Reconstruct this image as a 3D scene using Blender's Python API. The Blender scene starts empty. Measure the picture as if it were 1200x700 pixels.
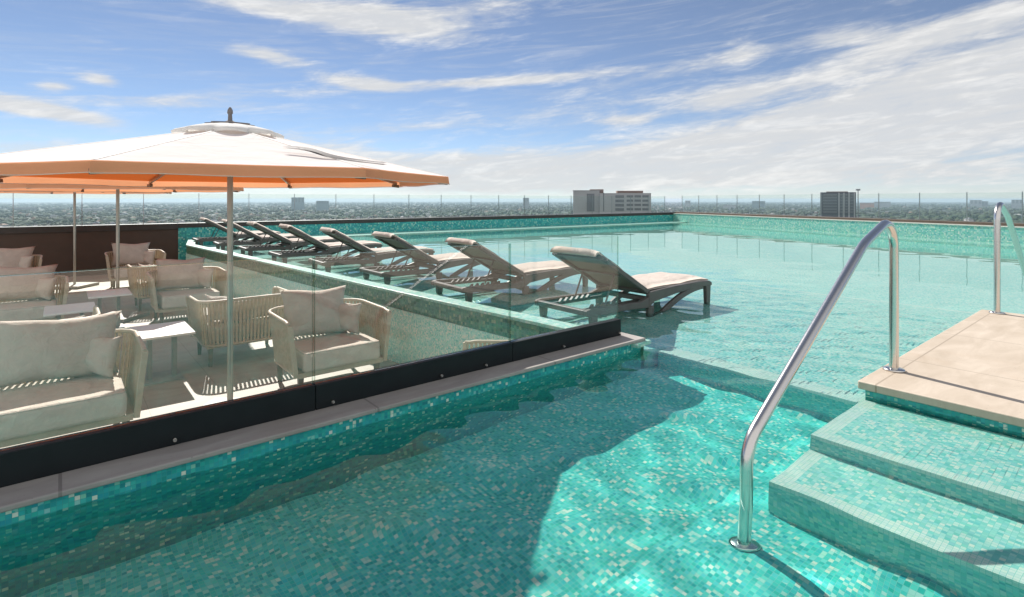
import bpy, bmesh, math, random
import numpy as np
from mathutils import Vector, Matrix
random.seed(7)
RNG = np.random.default_rng(11)
S = bpy.context.scene
C = S.collection
R = math.radians
PHI = R(39.6)                      # the pool axis (along the glass fence) against world X
CA, SA = math.cos(PHI), math.sin(PHI)

def W(s, q, z=0.0):                # pool axes (s along the fence, q away from the camera) -> world
    return Vector((CA*s - SA*q, SA*s + CA*q, z))

# ------------------------------------------------------------------ materials
class NT:
    def __init__(self, name):
        self.m = bpy.data.materials.new(name)
        self.m.use_nodes = True
        self.t = self.m.node_tree
        self.t.nodes.clear()
        self.out = self.t.nodes.new('ShaderNodeOutputMaterial')
    def n(self, typ, **kw):
        nd = self.t.nodes.new(typ)
        for k, v in kw.items():
            setattr(nd, k, v)
        return nd
    def l(self, a, b):
        self.t.links.new(a, b)
    def val(self, sock, v):
        if hasattr(v, 'is_output') or isinstance(v, bpy.types.NodeSocket):
            self.l(v, sock)
        else:
            sock.default_value = v
    def math(self, op, a, b=None, c=None, clamp=False):
        nd = self.n('ShaderNodeMath', operation=op)
        nd.use_clamp = clamp
        for i, v in enumerate((a, b, c)):
            if v is not None:
                self.val(nd.inputs[i], v)
        return nd.outputs[0]
    def vmath(self, op, a, b=None):
        nd = self.n('ShaderNodeVectorMath', operation=op)
        self.val(nd.inputs[0], a)
        if b is not None:
            self.val(nd.inputs[1], b)
        return nd.outputs[0]
    def mix(self, f, a, b, typ='MIX'):
        nd = self.n('ShaderNodeMix', data_type='RGBA', blend_type=typ)
        self.val(nd.inputs[0], f)
        for i, v in ((6, a), (7, b)):
            self.val(nd.inputs[i], (*v, 1) if isinstance(v, tuple) and len(v) == 3 else v)
        return nd.outputs[2]
    def ramp(self, f, stops, interp='LINEAR'):
        nd = self.n('ShaderNodeValToRGB')
        r = nd.color_ramp
        r.interpolation = interp
        while len(r.elements) < len(stops):
            r.elements.new(0.5)
        for e, (p, c) in zip(r.elements, stops):
            e.position = p
            e.color = (*c, 1) if len(c) == 3 else c
        self.l(f, nd.inputs[0])
        return nd.outputs[0]
    def noise(self, vec, scale, detail=4, rough=.55, dist=0.0, dims='3D'):
        nd = self.n('ShaderNodeTexNoise', noise_dimensions=dims)
        if vec is not None:
            self.l(vec, nd.inputs['Vector'])
        nd.inputs['Scale'].default_value = scale
        nd.inputs['Detail'].default_value = detail
        nd.inputs['Roughness'].default_value = rough
        nd.inputs['Distortion'].default_value = dist
        return nd.outputs[0]
    def obj(self):
        return self.n('ShaderNodeTexCoord').outputs['Object']
    def bump(self, h, strength=.3, dist=.01):
        nd = self.n('ShaderNodeBump')
        nd.inputs['Strength'].default_value = strength
        nd.inputs['Distance'].default_value = dist
        self.l(h, nd.inputs['Height'])
        return nd.outputs[0]
    def pbr(self, col, rough=.5, metal=0.0, bump=None, spec=None):
        p = self.n('ShaderNodeBsdfPrincipled')
        self.val(p.inputs['Base Color'], (*col, 1) if isinstance(col, tuple) and len(col) == 3 else col)
        self.val(p.inputs['Roughness'], rough)
        p.inputs['Metallic'].default_value = metal
        if spec is not None:
            p.inputs['Specular IOR Level'].default_value = spec
        if bump is not None:
            self.l(bump, p.inputs['Normal'])
        return p.outputs[0]
    def end(self, sh):
        self.l(sh, self.out.inputs[0])
        return self.m

def surf(name, col, rough=.6, vary=.15, scale=6.0, bump=0.0, bscale=60.0, metal=0.0, bdist=.004):
    k = NT(name)
    o = k.obj()
    f = k.noise(o, scale, 5, .6)
    lo = tuple(c*(1-vary) for c in col)
    hi = tuple(min(1, c*(1+vary)) for c in col)
    cc = k.ramp(f, [(.3, lo), (.7, hi)])
    b = None
    if bump:
        b = k.bump(k.noise(o, bscale, 4, .6), bump, bdist)
    return k.end(k.pbr(cc, rough, metal, b))

def mosaic(name, stops, tile=.0165, grout=(.30, .68, .61), rough=.3):
    k = NT(name)
    o = k.obj()
    v = k.vmath('ADD', o, (.0103, .0103, .0103))
    v = k.vmath('DIVIDE', v, (tile, tile, tile))
    cell = k.vmath('FLOOR', v)
    fr = k.vmath('FRACTION', v)
    wn = k.n('ShaderNodeTexWhiteNoise', noise_dimensions='3D')
    k.l(cell, wn.inputs['Vector'])
    clus = k.noise(o, 5.0, 3, .6)
    f = k.math('ADD', wn.outputs[0], k.math('MULTIPLY', k.math('SUBTRACT', clus, .5), .35), clamp=True)
    col = k.ramp(f, stops, 'CONSTANT')
    # a little glaze difference inside every tile
    wn2 = k.n('ShaderNodeTexWhiteNoise', noise_dimensions='3D')
    k.l(k.vmath('ADD', cell, (31.7, 5.1, 9.3)), wn2.inputs['Vector'])
    col = k.mix(.16, col, wn2.outputs[1], 'SOFT_LIGHT')
    sep = k.n('ShaderNodeSeparateXYZ')
    k.l(fr, sep.inputs[0])
    sn = k.n('ShaderNodeSeparateXYZ')
    k.l(k.n('ShaderNodeTexCoord').outputs['Normal'], sn.inputs[0])
    g = None
    for i in range(3):
        d = k.math('ABSOLUTE', k.math('SUBTRACT', sep.outputs[i], .5))
        e = k.math('MULTIPLY', k.math('GREATER_THAN', d, .46), k.math('LESS_THAN', k.math('ABSOLUTE', sn.outputs[i]), .6))
        g = e if g is None else k.math('MAXIMUM', g, e)
    col = k.mix(g, col, grout)
    return k.end(k.pbr(col, rough))

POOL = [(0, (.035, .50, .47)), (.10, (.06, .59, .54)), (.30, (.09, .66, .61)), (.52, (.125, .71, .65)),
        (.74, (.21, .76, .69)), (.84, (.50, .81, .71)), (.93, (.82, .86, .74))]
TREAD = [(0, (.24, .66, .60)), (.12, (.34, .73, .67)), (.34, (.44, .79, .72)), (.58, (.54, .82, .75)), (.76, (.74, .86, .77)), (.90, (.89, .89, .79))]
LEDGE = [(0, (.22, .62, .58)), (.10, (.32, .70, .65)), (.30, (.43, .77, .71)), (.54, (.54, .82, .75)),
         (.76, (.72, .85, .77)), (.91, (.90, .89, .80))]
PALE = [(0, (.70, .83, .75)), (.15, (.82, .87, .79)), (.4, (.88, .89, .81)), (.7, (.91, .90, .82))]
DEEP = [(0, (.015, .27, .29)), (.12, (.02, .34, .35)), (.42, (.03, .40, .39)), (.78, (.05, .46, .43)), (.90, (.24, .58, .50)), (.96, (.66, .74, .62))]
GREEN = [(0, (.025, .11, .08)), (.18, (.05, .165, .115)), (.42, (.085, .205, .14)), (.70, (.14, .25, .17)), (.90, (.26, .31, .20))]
MINT = [(0, (.22, .46, .39)), (.2, (.32, .53, .45)), (.5, (.40, .57, .49)), (.8, (.52, .62, .54))]
SUNNY = [(0, (.10, .42, .37)), (.2, (.18, .50, .43)), (.5, (.26, .55, .47)), (.78, (.38, .61, .52)), (.93, (.58, .68, .57))]  # parapet mosaic for the right wall, lighter with sunlight put into its colours

M = {}
M['pool'] = mosaic('pool mosaic', POOL)
M['ledge'] = mosaic('ledge mosaic', LEDGE, grout=(.48, .76, .70))
M['pale'] = mosaic('nosing mosaic', PALE)
M['deep'] = mosaic('waterline mosaic', DEEP, grout=(.05, .33, .32))
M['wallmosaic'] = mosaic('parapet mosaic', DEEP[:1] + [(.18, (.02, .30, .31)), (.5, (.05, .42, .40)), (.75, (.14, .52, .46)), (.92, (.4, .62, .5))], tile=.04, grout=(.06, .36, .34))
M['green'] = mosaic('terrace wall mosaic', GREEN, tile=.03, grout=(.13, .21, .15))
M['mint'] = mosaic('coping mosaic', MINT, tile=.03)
M['riser'] = mosaic('riser mosaic', [(p_, tuple((x+y)/2 for x, y in zip(c_, d_))) for (p_, c_), (_, d_) in zip(POOL, LEDGE)])
M['tread'] = mosaic('step mosaic', TREAD)
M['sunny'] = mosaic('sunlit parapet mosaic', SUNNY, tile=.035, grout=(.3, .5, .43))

def stone(name, a, b, joint=None, rough=.62):
    k = NT(name)
    o = k.obj()
    f = k.noise(k.vmath('MULTIPLY', o, (1, 3.0, 1)), 2.2, 8, .62, .8)
    c = k.ramp(f, [(.25, a), (.5, tuple((x+y)/2 for x, y in zip(a, b))), (.72, b)])
    blot = k.noise(o, 1.3, 4, .6, 1.0)
    c = k.mix(k.math('MULTIPLY', k.math('SUBTRACT', blot, .55, clamp=True), 1.6, clamp=True), c, tuple(x*y for x, y in zip(a, (1.0, .86, .7))))
    pores = k.noise(k.vmath('MULTIPLY', o, (1, 2.5, 1)), 45, 3, .7)
    pm = k.ramp(pores, [(.66, (0, 0, 0)), (.74, (1, 1, 1))])
    c = k.mix(pm, c, tuple(x*.68 for x in a))
    h = k.math('MULTIPLY', pores, -1.0)
    if joint:
        sep = k.n('ShaderNodeSeparateXYZ')
        k.l(k.vmath('DIVIDE', o, (joint, joint, 1)), sep.inputs[0])
        g = None
        for i in range(2):
            d = k.math('ABSOLUTE', k.math('SUBTRACT', k.math('FRACT', sep.outputs[i]), .5))
            e = k.math('GREATER_THAN', d, .4955)
            g = e if g is None else k.math('MAXIMUM', g, e)
        c = k.mix(g, c, tuple(x*.80 for x in a))
    return k.end(k.pbr(c, rough, 0, k.bump(h, .25, .003)))

M['travertine'] = stone('travertine', (.41, .335, .255), (.56, .475, .385), joint=1.04)
M['coping'] = stone('coping stone', (.26, .235, .22), (.40, .37, .34), joint=1.2)
M['terrace'] = stone('terrace paving', (.34, .30, .25), (.46, .41, .345), joint=.6)
M['steel'] = None
k = NT('brushed stainless steel')
o = k.obj()
nz = k.noise(k.vmath('MULTIPLY', o, (4, 4, 60)), 12, 4, .6)
M['steel'] = k.end(k.pbr((.66, .63, .60), k.math('ADD', .13, k.math('MULTIPLY', nz, .16)), 1.0, k.bump(nz, .04, .001)))
k = NT('dark anodised channel')
o = k.obj()
c = k.ramp(k.noise(o, 9, 5, .6), [(.3, (.006, .009, .011)), (.7, (.010, .014, .016))])
M['channel'] = k.end(k.pbr(c, .55, 0, None, .25))
M['post'] = surf('grey balustrade post', (.30, .32, .33), .4, .1, 10, metal=.5)
M['cap'] = surf('dark parapet cap', (.035, .030, .028), .5, .2, 5)
M['browncap'] = surf('brown parapet cap', (.10, .07, .05), .55, .2, 5)
M['brown'] = surf('brown painted panel', (.065, .042, .030), .6, .12, 3)
M['white_coping'] = surf('white coping', (.62, .62, .56), .6, .1, 6)
M['rope'] = surf('beige woven rope', (.47, .385, .27), .75, .16, 30, .5, 260)
M['frame'] = surf('beige chair frame', (.50, .42, .31), .5, .1, 20)
M['leg'] = surf('taupe chair leg', (.20, .16, .12), .55, .1, 20)

def fabric(name, col, vary=.08):
    k = NT(name)
    o = k.obj()
    f = k.noise(o, 9, 5, .6)
    c = k.ramp(f, [(.3, tuple(x*(1-vary) for x in col)), (.7, tuple(min(1, x*(1+vary)) for x in col))])
    fine = k.noise(o, 420, 2, .6)
    c = k.mix(.25, c, k.ramp(fine, [(.3, (.35, .35, .35)), (.7, (.65, .65, .65))]), 'SOFT_LIGHT')
    fold = k.noise(o, 9, 4, .55, 1.2)
    h = k.math('ADD', k.math('MULTIPLY', fold, 1.0), k.math('MULTIPLY', fine, .05))
    p = k.pbr(c, .9, 0, k.bump(h, .55, .03), .2)
    return k.end(p)
M['cushion'] = fabric('seat cushion fabric', (.59, .535, .465))
M['pillow'] = fabric('back cushion fabric', (.54, .485, .425))
M['lcushion'] = fabric('lounger cushion fabric', (.50, .435, .385))
M['lframe'] = surf('taupe lounger frame', (.105, .098, .090), .5, .12, 12)
k = NT('lounger mesh sling')
o = k.obj()
sp = k.n('ShaderNodeSeparateXYZ')
k.l(k.vmath('MULTIPLY', o, (120, 120, 120)), sp.inputs[0])
hole = k.math('MULTIPLY', k.math('GREATER_THAN', k.math('FRACT', sp.outputs[1]), .62), k.math('GREATER_THAN', k.math('FRACT', sp.outputs[2]), .55))
tr = k.n('ShaderNodeBsdfTransparent')
mx = k.n('ShaderNodeMixShader')
k.l(hole, mx.inputs[0])
k.l(k.pbr((.17, .15, .115), .7), mx.inputs[1])
k.l(tr.outputs[0], mx.inputs[2])
M['sling'] = k.end(mx.outputs[0])
M['table'] = surf('white table top', (.80, .80, .77), .35, .04, 8)
M['table_leg'] = surf('grey table leg', (.30, .28, .26), .5, .1, 8)
M['pole'] = surf('brushed umbrella pole', (.48, .45, .40), .32, .06, 10, metal=.75)
M['bracket'] = surf('rib bracket', (.22, .15, .11), .5, .1, 20)
M['strap'] = surf('grey tie strap', (.20, .18, .18), .8, .1, 40)

def cloth(name, col, trans, tf):
    k = NT(name)
    o = k.obj()
    f = k.noise(o, 3, 4, .6)
    c = k.ramp(f, [(.3, tuple(x*.96 for x in col)), (.7, col)])
    d = k.n('ShaderNodeBsdfDiffuse')
    k.l(c, d.inputs[0])
    b = k.bump(k.noise(o, 4.0, 4, .5, .8), .35, .05)
    k.l(b, d.inputs['Normal'])
    t = k.n('ShaderNodeBsdfTranslucent')
    t.inputs[0].default_value = (*trans, 1)
    m = k.n('ShaderNodeMixShader')
    m.inputs[0].default_value = tf
    k.l(d.outputs[0], m.inputs[1])
    k.l(t.outputs[0], m.inputs[2])
    return k.end(m.outputs[0])
M['canopy'] = cloth('white canopy cloth', (.93, .92, .895), (.90, .86, .80), .28)
M['lining'] = cloth('orange canopy lining', (.76, .22, .065), (.92, .28, .075), .45)
M['valance'] = cloth('orange valance cloth', (.92, .45, .26), (.95, .46, .24), .35)
M['seam'] = surf('seam tape', (.62, .60, .57), .8, .1, 40)
M['hem'] = surf('pale hem binding', (.75, .58, .46), .7, .05, 20)

def glass(name, tint, ior=1.45):
    k = NT(name)
    gm = k.n('ShaderNodeNewGeometry')
    dt = k.n('ShaderNodeVectorMath', operation='DOT_PRODUCT')
    k.l(gm.outputs['Normal'], dt.inputs[0]); k.l(gm.outputs['Incoming'], dt.inputs[1])
    cs = k.math('ABSOLUTE', dt.outputs['Value'])
    f0 = ((ior-1)/(ior+1))**2
    frs = k.math('ADD', f0, k.math('MULTIPLY', 1-f0, k.math('POWER', k.math('SUBTRACT', 1.0, cs, clamp=True), 5.0)), clamp=True)
    t = k.n('ShaderNodeBsdfTransparent')
    t.inputs[0].default_value = (*tint, 1)
    g = k.n('ShaderNodeBsdfGlossy')
    g.inputs['Roughness'].default_value = .0
    g.inputs['Color'].default_value = (1, 1, 1, 1)
    m = k.n('ShaderNodeMixShader')
    k.l(frs, m.inputs[0])
    k.l(t.outputs[0], m.inputs[1])
    k.l(g.outputs[0], m.inputs[2])
    return k.end(m.outputs[0])
M['glass'] = glass('clear fence glass', (.968, .974, .964), 1.6)
k = NT('green glass edge')
mx = k.n('ShaderNodeMixShader')
mx.inputs[0].default_value = .84
k.l(k.pbr((.14, .24, .20), .2), mx.inputs[1])
tr = k.n('ShaderNodeBsdfTransparent')
tr.inputs[0].default_value = (.86, .95, .92, 1)
k.l(tr.outputs[0], mx.inputs[2])
M['glass_edge'] = k.end(mx.outputs[0])
M['balglass'] = glass('balustrade glass', (.93, .965, .955), 1.35)

k = NT('pool water')
g = k.n('ShaderNodeBsdfGlass')
g.inputs['IOR'].default_value = 1.333
g.inputs['Roughness'].default_value = 0
g.inputs['Color'].default_value = (.82, .965, .94, 1)
M['water'] = k.end(g.outputs[0])

# ------------------------------------------------------------------ mesh builder
class MB:
    def __init__(self):
        self.v, self.f, self.m, self.s = [], [], [], []
        self.mi = 0
    def add(self, vs, fs, smooth=False, mat=None):
        b = len(self.v)
        self.v += [tuple(x) for x in vs]
        for f in fs:
            self.f.append(tuple(b+i for i in f))
            self.m.append(self.mi if mat is None else mat)
            self.s.append(smooth)
    def hexa(self, p):
        self.add(p, [(0, 3, 2, 1), (4, 5, 6, 7), (0, 1, 5, 4), (1, 2, 6, 5), (2, 3, 7, 6), (3, 0, 4, 7)])
    def box(self, x0, x1, y0, y1, z0, z1):
        self.hexa([(x0, y0, z0), (x1, y0, z0), (x1, y1, z0), (x0, y1, z0), (x0, y0, z1), (x1, y0, z1), (x1, y1, z1), (x0, y1, z1)])
    def bar(self, a, b, w, h, up=Vector((0, 0, 1)), w2=None, h2=None):
        a, b = Vector(a), Vector(b)
        d = (b-a).normalized()
        x = d.cross(up)
        if x.length < 1e-4:
            x = d.cross(Vector((1, 0, 0)))
        x.normalize()
        y = x.cross(d)
        w2, h2 = w2 or w, h2 or h
        p = []
        for c, ww, hh in ((a, w, h), (b, w2, h2)):
            p += [c - x*ww/2 - y*hh/2, c + x*ww/2 - y*hh/2, c + x*ww/2 + y*hh/2, c - x*ww/2 + y*hh/2]
        self.hexa(p)
    def prism(self, poly, z0, z1):
        n = len(poly)
        area = sum(poly[i][0]*poly[(i+1) % n][1] - poly[(i+1) % n][0]*poly[i][1] for i in range(n))
        if area < 0:
            poly = poly[::-1]
        self.add([(x, y, z0) for x, y in poly] + [(x, y, z1) for x, y in poly],
                 [tuple(range(n))[::-1], tuple(range(n, 2*n))] + [(i, (i+1) % n, n+(i+1) % n, n+i) for i in range(n)])
    def tube(self, pts, r, n=14, caps=True):
        pts = [Vector(p) for p in pts]
        rs = r if isinstance(r, (list, tuple)) else [r]*len(pts)
        t = [((pts[min(i+1, len(pts)-1)] - pts[max(i-1, 0)])).normalized() for i in range(len(pts))]
        u = t[0].cross(Vector((0, 0, 1)))
        if u.length < 1e-3:
            u = t[0].cross(Vector((1, 0, 0)))
        u.normalize()
        vs = []
        for i, p in enumerate(pts):
            u = (u - t[i]*u.dot(t[i])).normalized()
            w = t[i].cross(u)
            for j in range(n):
                a = 2*math.pi*j/n
                vs.append(p + (u*math.cos(a) + w*math.sin(a))*rs[i])
        fs = [(i*n+j, i*n+(j+1) % n, (i+1)*n+(j+1) % n, (i+1)*n+j) for i in range(len(pts)-1) for j in range(n)]
        self.add(vs, fs, True)
        if caps:
            k = (len(pts)-1)*n
            self.add(vs[:n], [tuple(range(n))[::-1]])
            self.add(vs[k:], [tuple(range(n))])
    def lathe(self, prof, c=(0, 0, 0), n=28, smooth=True):
        vs = []
        for r, z in prof:
            for j in range(n):
                a = 2*math.pi*j/n
                vs.append((c[0]+r*math.cos(a), c[1]+r*math.sin(a), c[2]+z))
        self.add(vs, [(i*n+j, i*n+(j+1) % n, (i+1)*n+(j+1) % n, (i+1)*n+j) for i in range(len(prof)-1) for j in range(n)], smooth)
    def grid(self, P, smooth=True, flip=False):
        nu, nv = len(P), len(P[0])
        vs = [p for row in P for p in row]
        fs = [(i*nv+j, (i+1)*nv+j, (i+1)*nv+j+1, i*nv+j+1) for i in range(nu-1) for j in range(nv-1)]
        if flip:
            fs = [f[::-1] for f in fs]
        self.add(vs, fs, smooth)
    def xform(self, mat):
        self.v = [tuple(mat @ Vector(p)) for p in self.v]
        return self
    def merge(self, o):
        b = len(self.v)
        self.v += o.v
        self.f += [tuple(b+i for i in f) for f in o.f]
        self.m += o.m
        self.s += o.s
    def build(self, name, mats, parent=None, bevel=0.0, seg=2, weld=False):
        me = bpy.data.meshes.new(name)
        me.from_pydata(self.v, [], self.f)
        for mm in (mats if isinstance(mats, (list, tuple)) else [mats]):
            me.materials.append(mm)
        me.polygons.foreach_set('material_index', self.m)
        me.polygons.foreach_set('use_smooth', self.s)
        if bevel or weld:
            bm = bmesh.new()
            bm.from_mesh(me)
            if weld:
                bmesh.ops.remove_doubles(bm, verts=bm.verts, dist=1e-5)
            if bevel:
                bm.normal_update()
                ed = [e for e in bm.edges if len(e.link_faces) == 2 and e.calc_face_angle(0) > R(30)]
                r = bmesh.ops.bevel(bm, geom=ed, offset=bevel, offset_type='OFFSET', segments=seg, profile=.5, affect='EDGES', clamp_overlap=True)
                if seg > 1:
                    for f in r['faces']:
                        f.smooth = True
            bm.to_mesh(me)
            bm.free()
        me.validate()
        ob = bpy.data.objects.new(name, me)
        C.objects.link(ob)
        if parent is not None:
            ob.parent = parent
        return ob

def tag(o, label=None, cat=None, group=None, kind=None):
    if label: o['label'] = label
    if cat: o['category'] = cat
    if group: o['group'] = group
    if kind: o['kind'] = kind
    return o

def thing(name, label, cat, loc=(0, 0, 0), rz=0.0, group=None):
    o = bpy.data.objects.new(name, None)
    o.empty_display_size = .2
    C.objects.link(o)
    o.location = loc
    o.rotation_euler = (0, 0, rz)
    return tag(o, label, cat, group)

def kids(o):
    return [c for c in bpy.data.objects if c.parent == o]

def copy_tree(o, parent=None):
    c = o.copy()
    C.objects.link(c)
    c.parent = parent
    for ch in kids(o):
        copy_tree(ch, c)
    return c

UNDERWATER = []
def pooled(o):                      # object placed in pool axes
    o.rotation_euler = (0, 0, PHI)
    return o

def structure(name, mb, mats, wet=False, bevel=0, pool=True):
    o = mb.build(name, mats, bevel=bevel)
    o['kind'] = 'structure'
    if pool:
        pooled(o)
    if wet:
        UNDERWATER.append(o)
    return o

# ------------------------------------------------------------------ key points of the place
ZT = -.75                                            # terrace floor
ZL = -.14                                            # tanning ledge floor
ZF = -.52                                            # foreground pool floor
ZD = -.92                                            # main pool floor
def sq(x, y):
    return (CA*x + SA*y, -SA*x + CA*y)
P1, P2 = (-8.8, 14.4), (7.94, 26.9)                  # far parapet
PR = (14.8, 7.1)                                     # right parapet runs from P2 to here
E0, E1, E2 = (.86, 3.96), (-7.5, 12.56), (-8.62, 14.55)   # mosaic wall between terrace and pool
e0, e1, e2 = sq(*E0), sq(*E1), sq(*E2)
p1, p2, pr = sq(*P1), sq(*P2), sq(*PR)

# ------------------------------------------------------------------ pool shell
mb = MB()
mb.prism([(-3.4, -3.4), (3.5, -3.4), (3.5, 2.52), (-3.4, 2.52)], ZF-.3, ZF)
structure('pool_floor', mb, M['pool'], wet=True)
mb = MB()
SE = 7.0
far_s = lambda s: p1[1] + (p2[1]-p1[1])*(s-p1[0])/(p2[0]-p1[0])
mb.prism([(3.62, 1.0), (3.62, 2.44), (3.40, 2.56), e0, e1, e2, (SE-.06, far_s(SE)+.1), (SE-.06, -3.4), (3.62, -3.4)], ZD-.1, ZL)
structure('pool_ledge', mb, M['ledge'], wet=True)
mb = MB()
mb.box(3.46, 3.62, -3.4, 2.46, ZL-.05, ZL)
mb.box(SE-.06, SE, -3.4, far_s(SE)+.1, ZD-.1, ZL)
structure('pool_ledge', mb, M['pale'], wet=True)
mb = MB()
mb.box(3.46, 3.62, -3.4, 2.46, ZD-.1, ZL-.05)
structure('pool_ledge', mb, M['pool'], wet=True)
mb = MB()
mb.prism([(SE-.2, -14), pr, p2, (SE-.2, far_s(SE)+.3)], ZD-.3, ZD)
structure('pool_floor', mb, M['ledge'], wet=True)
# bench of pale mosaic just under the water along the two far walls
def band(a, b, off):                                  # strip on the inner side of a->b
    a, b = Vector(a), Vector(b)
    d = (b-a).normalized()
    n = Vector((d.y, -d.x))
    return a, b, d, n
mb = MB()
a, b, d, n = band(p1, p2, 0)
mb.prism([tuple(a+d*1.0), tuple(b), tuple(b+n*1.0), tuple(a+d*1.0+n*1.0)], ZD, .03)
structure('pool_bench', mb, M['mint'], wet=True)
a, b, d, n = band(p2, pr, 0)
mb = MB()
mb.prism([tuple(a+d*1.32), tuple(b), tuple(b+n*1.0), tuple(a+d*1.32+n*1.0)], ZD, -.06)
structure('pool_bench', mb, M['pale'], wet=True)

# steps down from the platform
mb = MB()
mb.box(2.83, 3.46, -3.4, 1.03, ZF-.05, -.06)
mb.box(2.41, 2.76, -3.4, 1.03, ZF-.05, -.24)
structure('pool_steps', mb, M['tread'], wet=True)
mb = MB()                                             # pale nosing of the steps
mb.box(2.76, 2.83, -3.4, 1.03, -.10, -.06)
mb.box(2.76, 3.46, 1.03, 1.10, -.10, -.06)
mb.box(2.34, 2.41, -3.4, 1.03, -.28, -.24)
mb.box(2.34, 2.76, 1.03, 1.10, -.28, -.24)
structure('pool_steps', mb, M['pale'], wet=True)
mb = MB()                                             # darker risers under the nosing
mb.box(2.76, 2.83, -3.4, 1.03, ZF-.05, -.10)
mb.box(2.76, 3.46, 1.03, 1.10, ZF-.05, -.10)
mb.box(2.34, 2.41, -3.4, 1.03, ZF-.05, -.28)
mb.box(2.34, 2.76, 1.03, 1.10, ZF-.05, -.28)
structure('pool_steps', mb, M['riser'], wet=True)

# stone platform
mb = MB()
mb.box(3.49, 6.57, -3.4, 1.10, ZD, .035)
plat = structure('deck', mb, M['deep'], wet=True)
mb = MB()
mb.box(3.46, 6.60, -3.4, 1.13, .035, .08)
structure('deck', mb, M['travertine'], bevel=.006)
# deck behind and to the right of the photographer
mb = MB()
mb.box(-9, -3.4, -8, 2.46, -.9, .08)
mb.box(-3.4, 3.46, -8, -3.4, -.9, .08)
mb.box(3.46, 9.0, -8, -3.4, -.9, .078)
structure('deck', mb, M['travertine'])

# low wall that carries the glass fence
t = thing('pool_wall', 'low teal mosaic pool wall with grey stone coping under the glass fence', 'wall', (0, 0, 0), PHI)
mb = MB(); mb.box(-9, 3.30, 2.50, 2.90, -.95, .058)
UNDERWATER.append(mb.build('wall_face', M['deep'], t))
mb = MB(); mb.box(-9, 3.33, 2.475, 2.93, .058, .08)
mb.build('coping', M['coping'], t, bevel=.006)

# mosaic wall between terrace and loungers
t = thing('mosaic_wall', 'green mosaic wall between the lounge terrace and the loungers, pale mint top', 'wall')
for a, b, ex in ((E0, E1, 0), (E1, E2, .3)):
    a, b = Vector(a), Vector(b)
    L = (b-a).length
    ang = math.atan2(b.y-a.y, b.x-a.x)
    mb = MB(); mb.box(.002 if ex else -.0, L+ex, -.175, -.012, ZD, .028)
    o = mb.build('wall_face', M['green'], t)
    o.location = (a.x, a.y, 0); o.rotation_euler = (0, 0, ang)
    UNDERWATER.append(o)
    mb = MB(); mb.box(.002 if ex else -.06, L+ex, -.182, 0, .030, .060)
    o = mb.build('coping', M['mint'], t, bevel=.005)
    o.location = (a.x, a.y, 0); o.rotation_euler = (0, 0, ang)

# terrace
mb = MB()
mb.prism([sq(-22, -8), sq(-22, 5), sq(-9.2, 14.6), sq(*E2), sq(*E1), sq(*E0), (3.2, 2.9), (-9, 2.9), (-12, 2.9)], ZT-.25, ZT)
structure('terrace', mb, M['terrace'])

# far parapets
d12 = (Vector(P2)-Vector(P1)).normalized()
angF = math.atan2(d12.y, d12.x)
LF = (Vector(P2)-Vector(P1)).length
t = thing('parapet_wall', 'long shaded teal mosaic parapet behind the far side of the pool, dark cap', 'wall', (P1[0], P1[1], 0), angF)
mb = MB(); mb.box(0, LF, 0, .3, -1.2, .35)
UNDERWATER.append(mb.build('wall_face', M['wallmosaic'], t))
mb = MB(); mb.box(-.0, LF+.3, -.012, .34, .35, .47)
mb.build('cap', M['cap'], t, bevel=.006)
t = thing('terrace_wall', 'dark brown panelled wall at the far end of the lounge terrace', 'wall', (P1[0], P1[1], 0), angF)
mb = MB(); mb.box(-16, 0, .02, .28, ZT-.2, .32)
mb.build('panel', M['brown'], t)
mb = MB(); mb.box(-16, -.002, -.02, .34, .32, .47)
mb.build('cap', M['cap'], t, bevel=.006)
d2r = (Vector(PR)-Vector(P2)).normalized()
angR = math.atan2(d2r.y, d2r.x)
LR = (Vector(PR)-Vector(P2)).length
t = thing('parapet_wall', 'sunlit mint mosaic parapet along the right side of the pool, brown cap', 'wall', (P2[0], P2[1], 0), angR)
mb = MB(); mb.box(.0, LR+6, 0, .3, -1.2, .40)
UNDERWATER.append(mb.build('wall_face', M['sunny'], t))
mb = MB(); mb.box(.0, LR+6, -.015, .12, .40, .425)
mb.build('coping', M['white_coping'], t)
mb = MB(); mb.box(.0, LR+6, .12, .42, .40, .50)
mb.build('cap', M['browncap'], t, bevel=.006)

def balustrade(label, loc, ang, x0, x1, step, y, z0):
    t = thing('glass_balustrade', label, 'balustrade', (loc[0], loc[1], z0), ang)
    n = int((x1-x0)/step)
    for i in range(n+1):
        x = x0 + i*step
        mb = MB(); mb.box(x-.006, x+.006, y-.012, y+.012, 0, .80)
        mb.build('post', M['post'], t)
        if i < n:
            mb = MB(); mb.box(x+.012, x+step-.012, y-.005, y+.005, .06, .785)
            mb.build('glass_panel', M['balglass'], t)
    return t
balustrade('clear glass balustrade with thin posts on the far dark-capped parapet', P1, angF, -12, LF-.1, 1.25, .2, .47)
balustrade('clear glass balustrade with thin posts on the brown-capped parapet to the right', P2, angR, .3, LR+4, 1.25, .3, .50)

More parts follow.
